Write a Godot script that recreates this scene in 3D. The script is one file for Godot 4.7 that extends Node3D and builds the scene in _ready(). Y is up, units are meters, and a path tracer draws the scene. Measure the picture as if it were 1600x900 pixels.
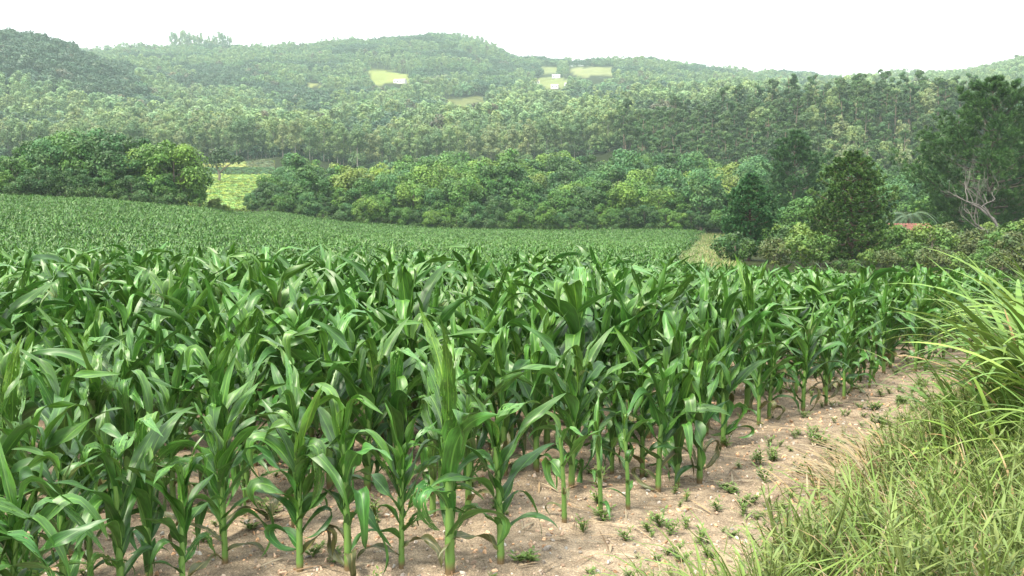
extends Node3D

# ------------------------------------------------------------------ layout numbers
const F := 1472.0                # focal length in pixels of the 1600 wide photograph
const EYE := 1.6
var pitch := atan(120.0 / F)
var taken := {}
var rng := RandomNumberGenerator.new()

# ------------------------------------------------------------------ mesh collector
class MB:
	var v := PackedVector3Array()
	var n := PackedVector3Array()
	var uv := PackedVector2Array()
	var c := PackedColorArray()
	var ix := PackedInt32Array()
	func vert(p: Vector3, col: Color, t := Vector2.ZERO) -> int:
		v.append(p); c.append(col); uv.append(t)
		return v.size() - 1
	func tri(a: int, b: int, d: int) -> void:
		ix.append(a); ix.append(b); ix.append(d)
	func quad(a: int, b: int, d: int, e: int) -> void:
		tri(a, b, d); tri(a, d, e)
	# one small leaf: a bent diamond at p, along t, facing nn
	func leaf(p: Vector3, t: Vector3, nn: Vector3, la: float, lb: float, col: Color) -> void:
		var s := t.cross(nn).normalized() * lb * 0.5
		var h := t * la * 0.5
		var k := v.size()
		v.append(p - h); v.append(p + s - nn * lb * 0.12); v.append(p + h); v.append(p - s - nn * lb * 0.12)
		for i in 4:
			c.append(col); uv.append(Vector2.ZERO)
		ix.append(k); ix.append(k + 1); ix.append(k + 2)
		ix.append(k); ix.append(k + 2); ix.append(k + 3)
	func tube(pts: Array, rad: Array, sides: int, col: Color) -> void:
		var first := v.size()
		for i in pts.size():
			var d: Vector3 = (pts[mini(i + 1, pts.size() - 1)] - pts[maxi(i - 1, 0)]).normalized()
			var a := d.cross(Vector3(0.31, 0.17, 0.93)).normalized()
			var b := d.cross(a)
			for k in sides:
				var g := TAU * k / sides
				vert(pts[i] + (a * cos(g) + b * sin(g)) * rad[i], col, Vector2(float(k) / sides, float(i) / pts.size()))
		for i in pts.size() - 1:
			for k in sides:
				var p := first + i * sides + k
				var q := first + i * sides + (k + 1) % sides
				quad(p, q, q + sides, p + sides)
	func box(lo: Vector3, hi: Vector3, col: Color) -> void:
		var p := [Vector3(lo.x, lo.y, lo.z), Vector3(hi.x, lo.y, lo.z), Vector3(hi.x, hi.y, lo.z), Vector3(lo.x, hi.y, lo.z), Vector3(lo.x, lo.y, hi.z), Vector3(hi.x, lo.y, hi.z), Vector3(hi.x, hi.y, hi.z), Vector3(lo.x, hi.y, hi.z)]
		for f in [[0, 1, 2, 3], [5, 4, 7, 6], [4, 0, 3, 7], [1, 5, 6, 2], [3, 2, 6, 7], [4, 5, 1, 0]]:
			var k := v.size()
			for i in f:
				vert(p[i], col)
			quad(k, k + 1, k + 2, k + 3)
	func merge(o: MB) -> void:
		var k := v.size()
		v.append_array(o.v); c.append_array(o.c); uv.append_array(o.uv)
		for i in o.ix:
			ix.append(i + k)
	func smooth() -> void:
		n.resize(v.size())
		n.fill(Vector3.ZERO)
		for i in range(0, ix.size(), 3):
			var a := ix[i]; var b := ix[i + 1]; var d := ix[i + 2]
			var f := (v[d] - v[a]).cross(v[b] - v[a])
			n[a] += f; n[b] += f; n[d] += f
		for i in n.size():
			n[i] = n[i].normalized()
	func mesh(m: Material) -> ArrayMesh:
		var out := ArrayMesh.new()
		var ar := []
		ar.resize(Mesh.ARRAY_MAX)
		ar[Mesh.ARRAY_VERTEX] = v
		if n.size() == v.size():
			ar[Mesh.ARRAY_NORMAL] = n
		ar[Mesh.ARRAY_TEX_UV] = uv
		ar[Mesh.ARRAY_COLOR] = c
		ar[Mesh.ARRAY_INDEX] = ix
		out.add_surface_from_arrays(Mesh.PRIMITIVE_TRIANGLES, ar)
		out.surface_set_material(0, m)
		return out

# ------------------------------------------------------------------ naming helpers
func numbered(called: String) -> String:
	if not taken.has(called):
		taken[called] = 0
		return called
	taken[called] += 1
	return "%s_%03d" % [called, taken[called]]

func tag(o: Node, label: String, category := "", group := "", kind := "") -> Node:
	if label: o.set_meta("label", label)
	if category: o.set_meta("category", category)
	if group: o.set_meta("group", group)
	if kind: o.set_meta("kind", kind)
	return o

func put(called: String, m: Mesh, parent: Node = self) -> MeshInstance3D:
	var o := MeshInstance3D.new()
	o.name = numbered(called) if parent == self else called
	o.mesh = m
	parent.add_child(o, true)
	return o

func thing(called: String, at: Vector3, turn := 0.0) -> Node3D:
	var o := Node3D.new()
	o.name = numbered(called)
	add_child(o)
	o.position = at
	o.rotation.y = turn
	return o

func copy_of(proto: Node3D, called: String, at: Vector3, turn: float, size: Vector3) -> Node3D:
	var o: Node3D = proto.duplicate()
	o.name = numbered(called)
	add_child(o)
	o.transform = Transform3D(Basis(Vector3.UP, turn).scaled_local(size), at)
	return o

func many(called: String, m: Mesh, places: Array, colors: Array, parent: Node = self) -> MultiMeshInstance3D:
	var mm := MultiMesh.new()
	mm.transform_format = MultiMesh.TRANSFORM_3D
	mm.use_colors = colors.size() > 0
	mm.mesh = m
	mm.instance_count = places.size()
	var stride := 16 if mm.use_colors else 12
	var b := PackedFloat32Array()
	b.resize(stride * places.size())
	for i in places.size():
		var t: Transform3D = places[i]
		var k := i * stride
		b[k] = t.basis.x.x; b[k + 1] = t.basis.y.x; b[k + 2] = t.basis.z.x; b[k + 3] = t.origin.x
		b[k + 4] = t.basis.x.y; b[k + 5] = t.basis.y.y; b[k + 6] = t.basis.z.y; b[k + 7] = t.origin.y
		b[k + 8] = t.basis.x.z; b[k + 9] = t.basis.y.z; b[k + 10] = t.basis.z.z; b[k + 11] = t.origin.z
		if stride == 16:
			var q: Color = colors[i]
			b[k + 12] = q.r; b[k + 13] = q.g; b[k + 14] = q.b; b[k + 15] = 1.0
	mm.buffer = b
	var o := MultiMeshInstance3D.new()
	o.name = numbered(called) if parent == self else called
	o.multimesh = mm
	parent.add_child(o, true)
	return o

const ONES := ["", "first", "second", "third", "fourth", "fifth", "sixth", "seventh", "eighth", "ninth", "tenth", "eleventh", "twelfth", "thirteenth", "fourteenth", "fifteenth", "sixteenth", "seventeenth", "eighteenth", "nineteenth"]
func ordinal(k: int) -> String:
	if k < 20:
		return ONES[k]
	var tens: String = ["twenty", "thirty", "forty", "fifty", "sixty", "seventy", "eighty", "ninety"][k / 10 - 2]
	if k % 10 == 0:
		return tens.trim_suffix("y") + "ieth"
	return tens + "-" + ONES[k % 10]

# ------------------------------------------------------------------ where things are
func slope(y: float) -> float:
	return tan(atan((450.0 - y) / F) - pitch)

# column and row of the photograph for a place on the land
func seen(p: Vector3) -> Vector2:
	var d := -p.z
	var h := p.y - EYE
	var zc := d * cos(pitch) - h * sin(pitch)
	var yc := h * cos(pitch) + d * sin(pitch)
	return Vector2(800.0 + F * p.x / maxf(zc, 0.01), 450.0 - F * yc / maxf(zc, 0.01))

func across(x: float, d: float) -> float:
	return (x - 800.0) / F * d * cos(pitch)

# signed distance from the edge of the maize: negative inside the field, the bare strip and the grass bank beyond
func edge(x: float, d: float) -> float:
	return (x + 0.28) * 0.77 - (d - 4.2) * 0.64

# land heights as control lines: distance, then column, row pairs
var LINES := [
	[110.0, [-400, 309, 0, 319, 150, 323, 300, 336, 400, 357, 550, 378, 700, 384, 1080, 389, 1300, 395, 1600, 395]],
	[150.0, [-400, 300, 0, 306, 150, 312, 300, 325, 400, 342, 550, 362, 700, 367, 1080, 373, 1300, 380, 1600, 385]],
	[200.0, [0, 300, 300, 306, 400, 312, 550, 335, 700, 335, 1000, 335, 1200, 345, 1400, 350, 1600, 355]],
	[270.0, [0, 280, 300, 272, 400, 275, 550, 305, 800, 305, 1000, 290, 1200, 300, 1400, 300, 1600, 310]],
	[340.0, [0, 262, 300, 250, 420, 250, 600, 272, 800, 270, 900, 255, 1000, 228, 1100, 208, 1250, 186, 1400, 176, 1480, 184, 1600, 226]],
	[420.0, [0, 240, 300, 240, 600, 250, 800, 240, 1000, 225, 1200, 205, 1400, 200, 1500, 212, 1600, 222]],
	[550.0, [0, 195, 200, 205, 300, 215, 600, 212, 800, 205, 1000, 190, 1200, 175, 1400, 175, 1600, 190]],
	[750.0, [-400, 45, 0, 60, 60, 70, 100, 82, 150, 105, 190, 128, 250, 160, 300, 175, 600, 175, 800, 170, 1000, 165, 1200, 160, 1400, 160, 1600, 168]],
	[950.0, [-400, 60, 0, 85, 200, 115, 300, 125, 400, 130, 520, 138, 700, 135, 800, 142, 900, 138, 1000, 132, 1200, 150, 1400, 140, 1480, 136, 1600, 118]],
	[1150.0, [-400, 80, 0, 95, 150, 100, 300, 98, 450, 100, 600, 95, 700, 92, 800, 116, 900, 118, 1000, 112, 1200, 135, 1480, 128, 1600, 98, 1900, 80]],
	[1400.0, [-400, 90, 0, 92, 150, 82, 250, 77, 370, 76, 475, 76, 520, 68, 600, 60, 690, 54, 740, 60, 780, 77, 800, 89, 850, 97, 900, 98, 950, 98, 990, 96, 1050, 105, 1130, 115, 1170, 121, 1200, 113, 1260, 120, 1290, 134, 1600, 140]],
	[1750.0, [0, 175, 800, 165, 1600, 175]],
]
# near lines are plain heights: distance, then height at columns 0, 800, 1600
var NEAR := [[0.0, 0.0, 0.0, 0.0], [8.5, 0.0, 0.0, 0.0], [11.0, -0.03, -0.03, -0.03], [14.0, -0.26, -0.26, -0.22], [18.0, -0.75, -0.75, -0.7], [24.0, -1.3, -1.35, -1.5], [32.0, -1.6, -1.75, -2.0], [42.0, -1.5, -1.85, -2.3], [60.0, -1.0, -1.75, -2.4]]
var all_d := PackedFloat32Array()

func pick(pairs: Array, x: float) -> float:
	if x <= pairs[0]:
		return pairs[1]
	for i in range(2, pairs.size(), 2):
		if x <= pairs[i]:
			return lerpf(pairs[i - 1], pairs[i + 1], smoothstep(0.0, 1.0, (x - pairs[i - 2]) / float(pairs[i] - pairs[i - 2])) * 0.5 + 0.5 * (x - pairs[i - 2]) / float(pairs[i] - pairs[i - 2]))
	return pairs[-1]

func column(px: float) -> PackedFloat32Array:
	var out := PackedFloat32Array()
	for l in NEAR:
		out.append(pick([0, l[1], 800, l[2], 1600, l[3]], px))
	for l in LINES:
		out.append(EYE + l[0] * slope(pick(l[1], px)))
	return out

func along(col: PackedFloat32Array, d: float) -> float:
	if d <= 0.0:
		return col[0]
	for i in range(1, all_d.size()):
		if d < all_d[i]:
			return lerpf(col[i - 1], col[i], (d - all_d[i - 1]) / (all_d[i] - all_d[i - 1]))
	return col[-1]

const A0 := 0.66
const FINE := 400
const COARSE := 30
const R0 := 0.5
const R1 := 1900.0
const ROWS := 520
var land := PackedFloat32Array()
var n_az := FINE + 1 + 2 * COARSE
var rough_noise := FastNoiseLite.new()
var hill_noise := FastNoiseLite.new()

func az_of(i: int) -> float:
	if i < COARSE:
		return lerpf(-PI, -A0, float(i) / COARSE)
	if i <= COARSE + FINE:
		return lerpf(-A0, A0, float(i - COARSE) / FINE)
	return lerpf(A0, PI, float(i - COARSE - FINE) / COARSE)

func r_of(j: float) -> float:
	return R0 * pow(R1 / R0, j / (ROWS - 1))

func build_land() -> void:
	rough_noise.seed = 5
	rough_noise.frequency = 2.2
	rough_noise.fractal_octaves = 3
	hill_noise.seed = 9
	hill_noise.frequency = 0.012
	hill_noise.fractal_octaves = 3
	for l in NEAR: all_d.append(l[0])
	for l in LINES: all_d.append(l[0])
	land.resize(n_az * ROWS)
	for i in n_az:
		var az := az_of(i)
		var fa := clampf(az, -0.85, 0.85)
		var col := column(800.0 + F * tan(fa))
		var back := 1.0 if absf(az) < 1.2 else maxf(0.15, 1.0 - (absf(az) - 1.2) / 1.0)
		for j in ROWS:
			var r := r_of(j)
			var d := r * cos(fa)
			var h := (along(col, d * 0.95) + along(col, d) + along(col, d * 1.05)) / 3.0
			h *= back
			var x := r * sin(az)
			var z := -r * cos(az)
			h += hill_noise.get_noise_2d(x, z) * clampf((r - 90.0) * 0.012, 0.0, 7.0)
			if r < 40.0:
				h += rough_noise.get_noise_2d(x, z) * 0.022 + rough_noise.get_noise_2d(x * 0.25 + 50.0, z * 0.25) * 0.03
				h += 0.22 * smoothstep(0.7, 2.2, edge(x, -z)) * (1.0 - smoothstep(14.0, 30.0, r))
			land[i * ROWS + j] = h

func ground(x: float, z: float) -> float:
	var az := atan2(x, -z)
	var r := maxf(sqrt(x * x + z * z), R0)
	var fi: float
	if az < -A0:
		fi = (az + PI) / (PI - A0) * COARSE
	elif az <= A0:
		fi = COARSE + (az + A0) / (2.0 * A0) * FINE
	else:
		fi = COARSE + FINE + (az - A0) / (PI - A0) * COARSE
	var fj := clampf(log(r / R0) / log(R1 / R0) * (ROWS - 1), 0.0, ROWS - 1.001)
	var i := clampi(int(fi), 0, n_az - 2)
	var j := int(fj)
	var a := fi - i
	var b := fj - j
	return lerpf(lerpf(land[i * ROWS + j], land[i * ROWS + j + 1], b), lerpf(land[(i + 1) * ROWS + j], land[(i + 1) * ROWS + j + 1], b), a)

func spot(px: float, d: float) -> Vector3:
	var x := across(px, d)
	return Vector3(x, ground(x, -d), -d)

# clearings among the woods: nearest and farthest distance, outline in the photograph, the crop's colour
var CLEAR := [
	[160.0, 345.0, [Vector2(296, 275), Vector2(318, 244), Vector2(425, 250), Vector2(428, 275), Vector2(395, 330), Vector2(296, 330)], Color(0.26, 0.36, 0.05)],
	[800.0, 1330.0, [Vector2(573, 104), Vector2(643, 118), Vector2(643, 131), Vector2(582, 131)], Color(0.42, 0.5, 0.13)],
	[700.0, 1250.0, [Vector2(688, 155), Vector2(765, 151), Vector2(765, 159), Vector2(715, 166)], Color(0.3, 0.34, 0.12)],
	[700.0, 1250.0, [Vector2(478, 129), Vector2(506, 131), Vector2(505, 136), Vector2(484, 137)], Color(0.42, 0.46, 0.14)],
	[800.0, 1390.0, [Vector2(828, 126), Vector2(862, 119), Vector2(890, 124), Vector2(888, 139), Vector2(858, 139)], Color(0.36, 0.42, 0.14)],
	[800.0, 1390.0, [Vector2(886, 105), Vector2(958, 105), Vector2(962, 119), Vector2(900, 119)], Color(0.42, 0.46, 0.18)],
	[800.0, 1390.0, [Vector2(918, 133), Vector2(941, 133), Vector2(940, 145), Vector2(925, 141)], Color(0.36, 0.44, 0.1)],
	[800.0, 1390.0, [Vector2(843, 104), Vector2(876, 106), Vector2(874, 114), Vector2(845, 114)], Color(0.38, 0.44, 0.16)],
	[400.0, 900.0, [Vector2(1484, 157), Vector2(1512, 157), Vector2(1512, 168), Vector2(1484, 168)], Color(0.3, 0.42, 0.08)],
]
func clearing(p: Vector3, q: Vector2, tall: float) -> int:
	var d := -p.z
	for k in CLEAR.size():
		var c: Array = CLEAR[k]
		if d < c[0] - (180.0 if tall > 0.0 and c[0] > 500.0 else 0.0) or d > c[1]:
			continue
		var poly := PackedVector2Array(c[2])
		if Geometry2D.is_point_in_polygon(q, poly):
			return k
		if tall > 0.0:
			var up := tall * F / d
			for f in [0.2, 0.4, 0.6, 0.8, 1.0]:
				if Geometry2D.is_point_in_polygon(q - Vector2(0, up * f), poly):
					return k
	return -1

# ------------------------------------------------------------------ textures and materials
var M := {}
func grey_texture(size: int, seed_: int, low: float, high: float, soft: bool) -> ImageTexture:
	var g := RandomNumberGenerator.new()
	g.seed = seed_
	var fine := FastNoiseLite.new()
	fine.seed = seed_
	fine.frequency = 0.03
	fine.fractal_octaves = 4
	var big := fine.get_seamless_image(size, size)
	var bytes := PackedByteArray()
	bytes.resize(size * size * 3)
	var src := big.get_data()
	var step := src.size() / (size * size)
	for i in size * size:
		var a := src[i * step] / 255.0
		var b := g.randf()
		var t := (a * 0.75 + b * 0.25) if soft else (a * 0.45 + b * b * 0.55)
		var v := lerpf(low, high, t)
		var w := 0.03 * (g.randf() - 0.5)
		bytes[i * 3] = int(clampf(v + w, 0, 1) * 255)
		bytes[i * 3 + 1] = int(clampf(v, 0, 1) * 255)
		bytes[i * 3 + 2] = int(clampf(v - w, 0, 1) * 255)
	return ImageTexture.create_from_image(Image.create_from_data(size, size, false, Image.FORMAT_RGB8, bytes))

func blade_texture(torn: bool, seed_: int) -> ImageTexture:
	var w := 96
	var h := 512
	var img := Image.create(w, h, false, Image.FORMAT_RGBA8)
	var nz := FastNoiseLite.new()
	nz.seed = seed_
	nz.frequency = 0.02
	nz.fractal_octaves = 3
	var hole := FastNoiseLite.new()
	hole.seed = seed_ + 7
	hole.frequency = 0.045
	hole.fractal_octaves = 2
	var g := RandomNumberGenerator.new()
	g.seed = seed_
	var vein := []
	for x in w:
		vein.append(0.93 + 0.14 * g.randf())
	for y in h:
		for x in w:
			var u := absf((x + 0.5) / w - 0.5) * 2.0
			var t := float(y) / h
			var k: float = vein[x] * (0.92 + 0.22 * nz.get_noise_2d(x * 3.0, y * 0.6))
			var col := Color(0.66, 0.77, 0.68) * k
			var rib := 1.0 - smoothstep(0.05 * (1.2 - t), 0.12 * (1.25 - t), u)
			col = col.lerp(Color(1.0, 1.0, 0.98), rib * 0.95)
			if u > 0.94:
				col = col.lerp(Color(1.0, 1.0, 0.85), 0.5)
			col.a = 1.0
			if torn:
				var e := hole.get_noise_2d(x * 1.3, y * 0.42) + 0.12 * (u - 0.6)
				if e > 0.34 and rib < 0.4 and t > 0.12:
					col.a = 0.0
				elif e > 0.28 and rib < 0.5 and t > 0.1:
					col = Color(1.0, 1.0, 0.78, 1.0)
			img.set_pixel(x, y, col)
	return ImageTexture.create_from_image(img)

func foliage(rough: float, through: float) -> StandardMaterial3D:
	var m := StandardMaterial3D.new()
	m.vertex_color_use_as_albedo = true
	m.roughness = rough
	m.metallic_specular = 0.4
	m.cull_mode = BaseMaterial3D.CULL_DISABLED
	m.backlight_enabled = through > 0.0
	m.backlight = Color(through, through, through)
	return m

func materials() -> void:
	var soil := StandardMaterial3D.new()
	soil.vertex_color_use_as_albedo = true
	soil.roughness = 0.95
	soil.metallic_specular = 0.2
	soil.albedo_texture = grey_texture(1024, 3, 0.42, 1.0, false)
	soil.uv1_triplanar = true
	soil.uv1_world_triplanar = true
	soil.uv1_scale = Vector3(0.3, 0.3, 0.3)
	soil.heightmap_enabled = true
	soil.heightmap_texture = grey_texture(512, 4, 0.0, 1.0, false)
	soil.heightmap_scale = 2.0
	M.soil = soil
	M.leaf = foliage(0.45, 0.6)
	M.needle = foliage(0.5, 0.3)
	M.grass = foliage(0.5, 0.6)
	M.bark = foliage(0.9, 0.0)
	var blade := foliage(0.46, 0.5)
	blade.metallic_specular = 0.55
	blade.albedo_texture = blade_texture(false, 11)
	M.blade = blade
	var torn := foliage(0.46, 0.5)
	torn.metallic_specular = 0.55
	torn.albedo_texture = blade_texture(true, 23)
	torn.transparency = BaseMaterial3D.TRANSPARENCY_ALPHA_SCISSOR
	torn.alpha_scissor_threshold = 0.5
	M.torn = torn
	M.stalk = foliage(0.5, 0.0)
	var plain := foliage(0.8, 0.0)
	M.plain = plain

# ------------------------------------------------------------------ land sheet
func land_sheet() -> void:
	var mb := MB.new()
	var tone := FastNoiseLite.new()
	tone.seed = 31
	tone.frequency = 0.35
	tone.fractal_octaves = 3
	for i in n_az:
		var az := az_of(i)
		var sa := sin(az)
		var ca := -cos(az)
		for j in ROWS:
			var r := r_of(j)
			var p := Vector3(r * sa, land[i * ROWS + j], r * ca)
			var d := -p.z
			var col := Color(0.05, 0.07, 0.025)
			if r < 160.0:
				col = Color(0.07, 0.09, 0.03)
				if r < 48.0:
					var k := 1.0 + 0.22 * tone.get_noise_2d(p.x * 2.0, p.z * 2.0)
					col = Color(0.64 * k, 0.505 * k, 0.355 * k)
			if r > 150.0 and absf(az) < A0:
				var c := clearing(p, seen(p), 0.0)
				if c >= 0:
					var k := 1.0 + 0.25 * tone.get_noise_2d(p.x * 0.1, p.z * 0.1)
					col = CLEAR[c][3] * k
			mb.vert(p, col)
	for i in n_az - 1:
		for j in ROWS - 1:
			var a := i * ROWS + j
			mb.quad(a, a + 1, a + ROWS + 1, a + ROWS)
	var mid := mb.vert(Vector3.ZERO, Color(0.4, 0.3, 0.2))
	for i in n_az - 1:
		mb.tri(mid, i * ROWS, (i + 1) * ROWS)
	mb.smooth()
	for i in mb.n.size():
		if mb.n[i].y < 0.0:
			mb.n[i] = -mb.n[i]
	tag(put("ground", mb.mesh(M.soil)), "sandy field soil running out under the woods to the hills", "", "", "structure")

# ------------------------------------------------------------------ trees
func rand_dir() -> Vector3:
	var y := rng.randf_range(-1.0, 1.0)
	var a := rng.randf() * TAU
	var s := sqrt(1.0 - y * y)
	return Vector3(cos(a) * s, y, sin(a) * s)

func tinted(c: Color, spread: float) -> Color:
	var k := 1.0 + rng.randf_range(-spread, spread)
	var w := rng.randf_range(-spread, spread) * 0.5
	return Color(c.r * k * (1.0 + w), c.g * k, c.b * k * (1.0 - w))

# a lobe of leaves round a point, denser on its outside
func lobe(mb: MB, at: Vector3, rad: float, out_dir: Vector3, count: int, size: float, col: Color, flat := 0.8) -> void:
	for k in count:
		var d := (rand_dir() + out_dir * 0.35 + Vector3(0, 0.25, 0)).normalized()
		var p := at + Vector3(d.x, d.y * flat, d.z) * rad * rng.randf_range(0.62, 1.08)
		var nn := (d + rand_dir() * 0.75 + Vector3(0, 0.3, 0)).normalized()
		var t := nn.cross(rand_dir()).normalized()
		var s := size * rng.randf_range(0.7, 1.35)
		mb.leaf(p, t, nn, s, s * rng.randf_range(0.5, 0.75), tinted(col, 0.16))

func limbs(mb: MB, h: float, rad: float, top: float, n: int, reach: float, col: Color, lean := 0.04) -> void:
	var pts := []
	var rr := []
	var bend := rand_dir() * h * lean
	bend.y = 0
	for i in 7:
		var t := i / 6.0
		pts.append(Vector3(0, -0.3 + t * (top + 0.3), 0) + bend * t * t + Vector3(sin(t * 5.0), 0, cos(t * 4.0)) * rad * 0.5 * t)
		rr.append(rad * lerpf(1.15, 0.3, t))
	mb.tube(pts, rr, 7, col)
	for k in n:
		var t0 := rng.randf_range(0.35, 0.95)
		var s: Vector3 = pts[int(t0 * 6.0)]
		var a := rng.randf() * TAU
		var e := Vector3(cos(a), rng.randf_range(0.4, 1.0), sin(a)) * reach * rng.randf_range(0.5, 0.9)
		var q := rad * lerpf(0.6, 0.25, t0)
		mb.tube([s, s + e * 0.5 + Vector3(0, -0.04 * reach, 0), s + e], [q, q * 0.6, q * 0.2], 5, col)

func tree_proto(called: String, crown: MB, trunk: MB, leaf_mat: Material) -> Node3D:
	var o := Node3D.new()
	o.name = called
	trunk.smooth()
	put("trunk", trunk.mesh(M.bark), o)
	put("crown", crown.mesh(leaf_mat), o)
	return o

func broadleaf(h: float, w: float, low: float, lobes: int, per: int, size: float, col: Color, bark := Color(0.16, 0.13, 0.1)) -> Node3D:
	var crown := MB.new()
	var trunk := MB.new()
	limbs(trunk, h, 0.02 * h + 0.04, h * 0.72, 7, w * 0.75, bark)
	var mid := (h + low) * 0.5
	var ry := (h - low) * 0.5
	for k in lobes:
		var d := rand_dir()
		d.y = d.y * 0.9 + 0.12
		var q := rng.randf_range(0.5, 0.86)
		var rad := w * rng.randf_range(0.2, 0.4)
		var at := Vector3(d.x * w * q, mid + d.y * ry * q, d.z * w * q)
		at.x *= 1.0 - 0.25 * clampf(d.y, 0, 1)
		lobe(crown, at, rad, d, per, size, tinted(col, 0.28))
	return tree_proto("broadleaf", crown, trunk, M.leaf)

func eucalypt(h: float, w: float, lobes: int, per: int, size: float, col: Color) -> Node3D:
	var crown := MB.new()
	var trunk := MB.new()
	limbs(trunk, h, 0.008 * h + 0.02, h * 0.93, 5, w * 0.8, Color(0.36, 0.33, 0.28), 0.03)
	for k in lobes:
		var t := pow(rng.randf(), 0.8)
		var y := h * lerpf(0.16, 0.97, t)
		var rr := w * sqrt(maxf(0.06, 1.0 - pow((t - 0.5) / 0.58, 2.0))) * rng.randf_range(0.2, 0.85)
		var a := rng.randf() * TAU
		lobe(crown, Vector3(cos(a) * rr, y, sin(a) * rr), w * rng.randf_range(0.26, 0.46), Vector3(cos(a), 0.3, sin(a)), per, size, tinted(col, 0.2), 0.95)
	return tree_proto("eucalypt", crown, trunk, M.leaf)

# pines of the hill: bare lower trunk and flat, ragged layers of needles above
func hill_pine(h: float, w: float, lobes: int, per: int, size: float, col: Color) -> Node3D:
	var crown := MB.new()
	var trunk := MB.new()
	limbs(trunk, h, 0.013 * h + 0.04, h * 0.95, 9, w * 0.8, Color(0.17, 0.13, 0.1), 0.05)
	for k in lobes:
		var t := float(k) / lobes
		var y := h * lerpf(0.24, 0.98, t)
		var rr := w * sqrt(maxf(0.06, 1.0 - pow((t - 0.42) / 0.66, 2.0))) * rng.randf_range(0.2, 0.85)
		var a := rng.randf() * TAU
		lobe(crown, Vector3(cos(a) * rr, y, sin(a) * rr), w * rng.randf_range(0.22, 0.4) * (1.1 - 0.3 * t), Vector3(cos(a), 0.4, sin(a)), per, size, tinted(col, 0.2), 0.6)
	return tree_proto("pine", crown, trunk, M.leaf)

# conifer with whorled branches that end in tufts of needles
func conifer(h: float, w: float, whorls: int, arms: int, rise: float, tufts: int, needles: int, nlen: float, nwid: float, col: Color, dead: Color, shape: Array, bark: Color) -> Node3D:
	var crown := MB.new()
	var trunk := MB.new()
	var pts := []
	var rr := []
	for i in 9:
		var t := i / 8.0
		pts.append(Vector3(sin(t * 4.0) * 0.06, t * h * 0.98 - 0.3 * (1.0 - t), cos(t * 3.0) * 0.06))
		rr.append(lerpf(0.018 * h + 0.05, 0.02, t))
	trunk.tube(pts, rr, 9, bark)
	for k in whorls:
		var t := (k + rng.randf_range(-0.3, 0.3)) / whorls
		t = clampf(t, 0.0, 0.995)
		var y := h * lerpf(0.08, 0.97, t)
		var reach := w * pick(shape, t * 100.0) * rng.randf_range(0.74, 1.16)
		for a in arms:
			var g := TAU * (a + rng.randf_range(-0.35, 0.35)) / arms + k * 0.9
			var L := reach * rng.randf_range(0.58, 1.14)
			var out := Vector3(cos(g), 0, sin(g))
			var up := rise + 0.5 * t
			var tip := out * L + Vector3(0, L * up, 0)
			var droop := Vector3(0, -0.18 * L * (1.0 - t), 0)
			trunk.tube([Vector3(0, y, 0), Vector3(0, y, 0) + tip * 0.5 + droop, Vector3(0, y, 0) + tip], [0.01 + L * 0.014, 0.008 + L * 0.008, 0.006], 4, bark)
			for q in int(tufts * (0.12 + 1.05 * L / w)):
				var f := pow(rng.randf(), 0.5)
				f = lerpf(0.42, 1.03, f)
				var side := out.cross(Vector3.UP) * rng.randf_range(-1, 1) * L * 0.32 * (1.15 - f * 0.6)
				var p := Vector3(0, y, 0) + tip * f + droop * (4.0 * f * (1.0 - f)) + side + Vector3(0, rng.randf_range(-0.06, 0.1) * L, 0)
				var axis := (out * 0.7 + Vector3(0, 0.35 + rise, 0) + side.normalized() * 0.35 + rand_dir() * 0.3).normalized()
				var tc := tinted(col, 0.2)
				if f < 0.5 and t < 0.4 and rng.randf() < 0.45:
					tc = tinted(dead, 0.2)
				for u in needles:
					var nd := (axis + rand_dir() * 0.75).normalized()
					crown.leaf(p + nd * nlen * 0.45, nd, nd.cross(rand_dir()).normalized(), nlen * rng.randf_range(0.8, 1.2), nwid, tinted(tc, 0.12))
	return tree_proto("conifer", crown, trunk, M.needle)

func one(proto: Node3D, called: String, at: Vector3, size: float, label: String, category: String, group := "", stretch := 1.0) -> Node3D:
	var o := copy_of(proto, called, at, rng.randf() * TAU, Vector3(size, size * stretch, size))
	tag(o, label, category, group)
	return o

func leafy_mesh(proto: Node3D) -> Mesh:
	return (proto.get_node("crown") as MeshInstance3D).mesh

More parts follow.
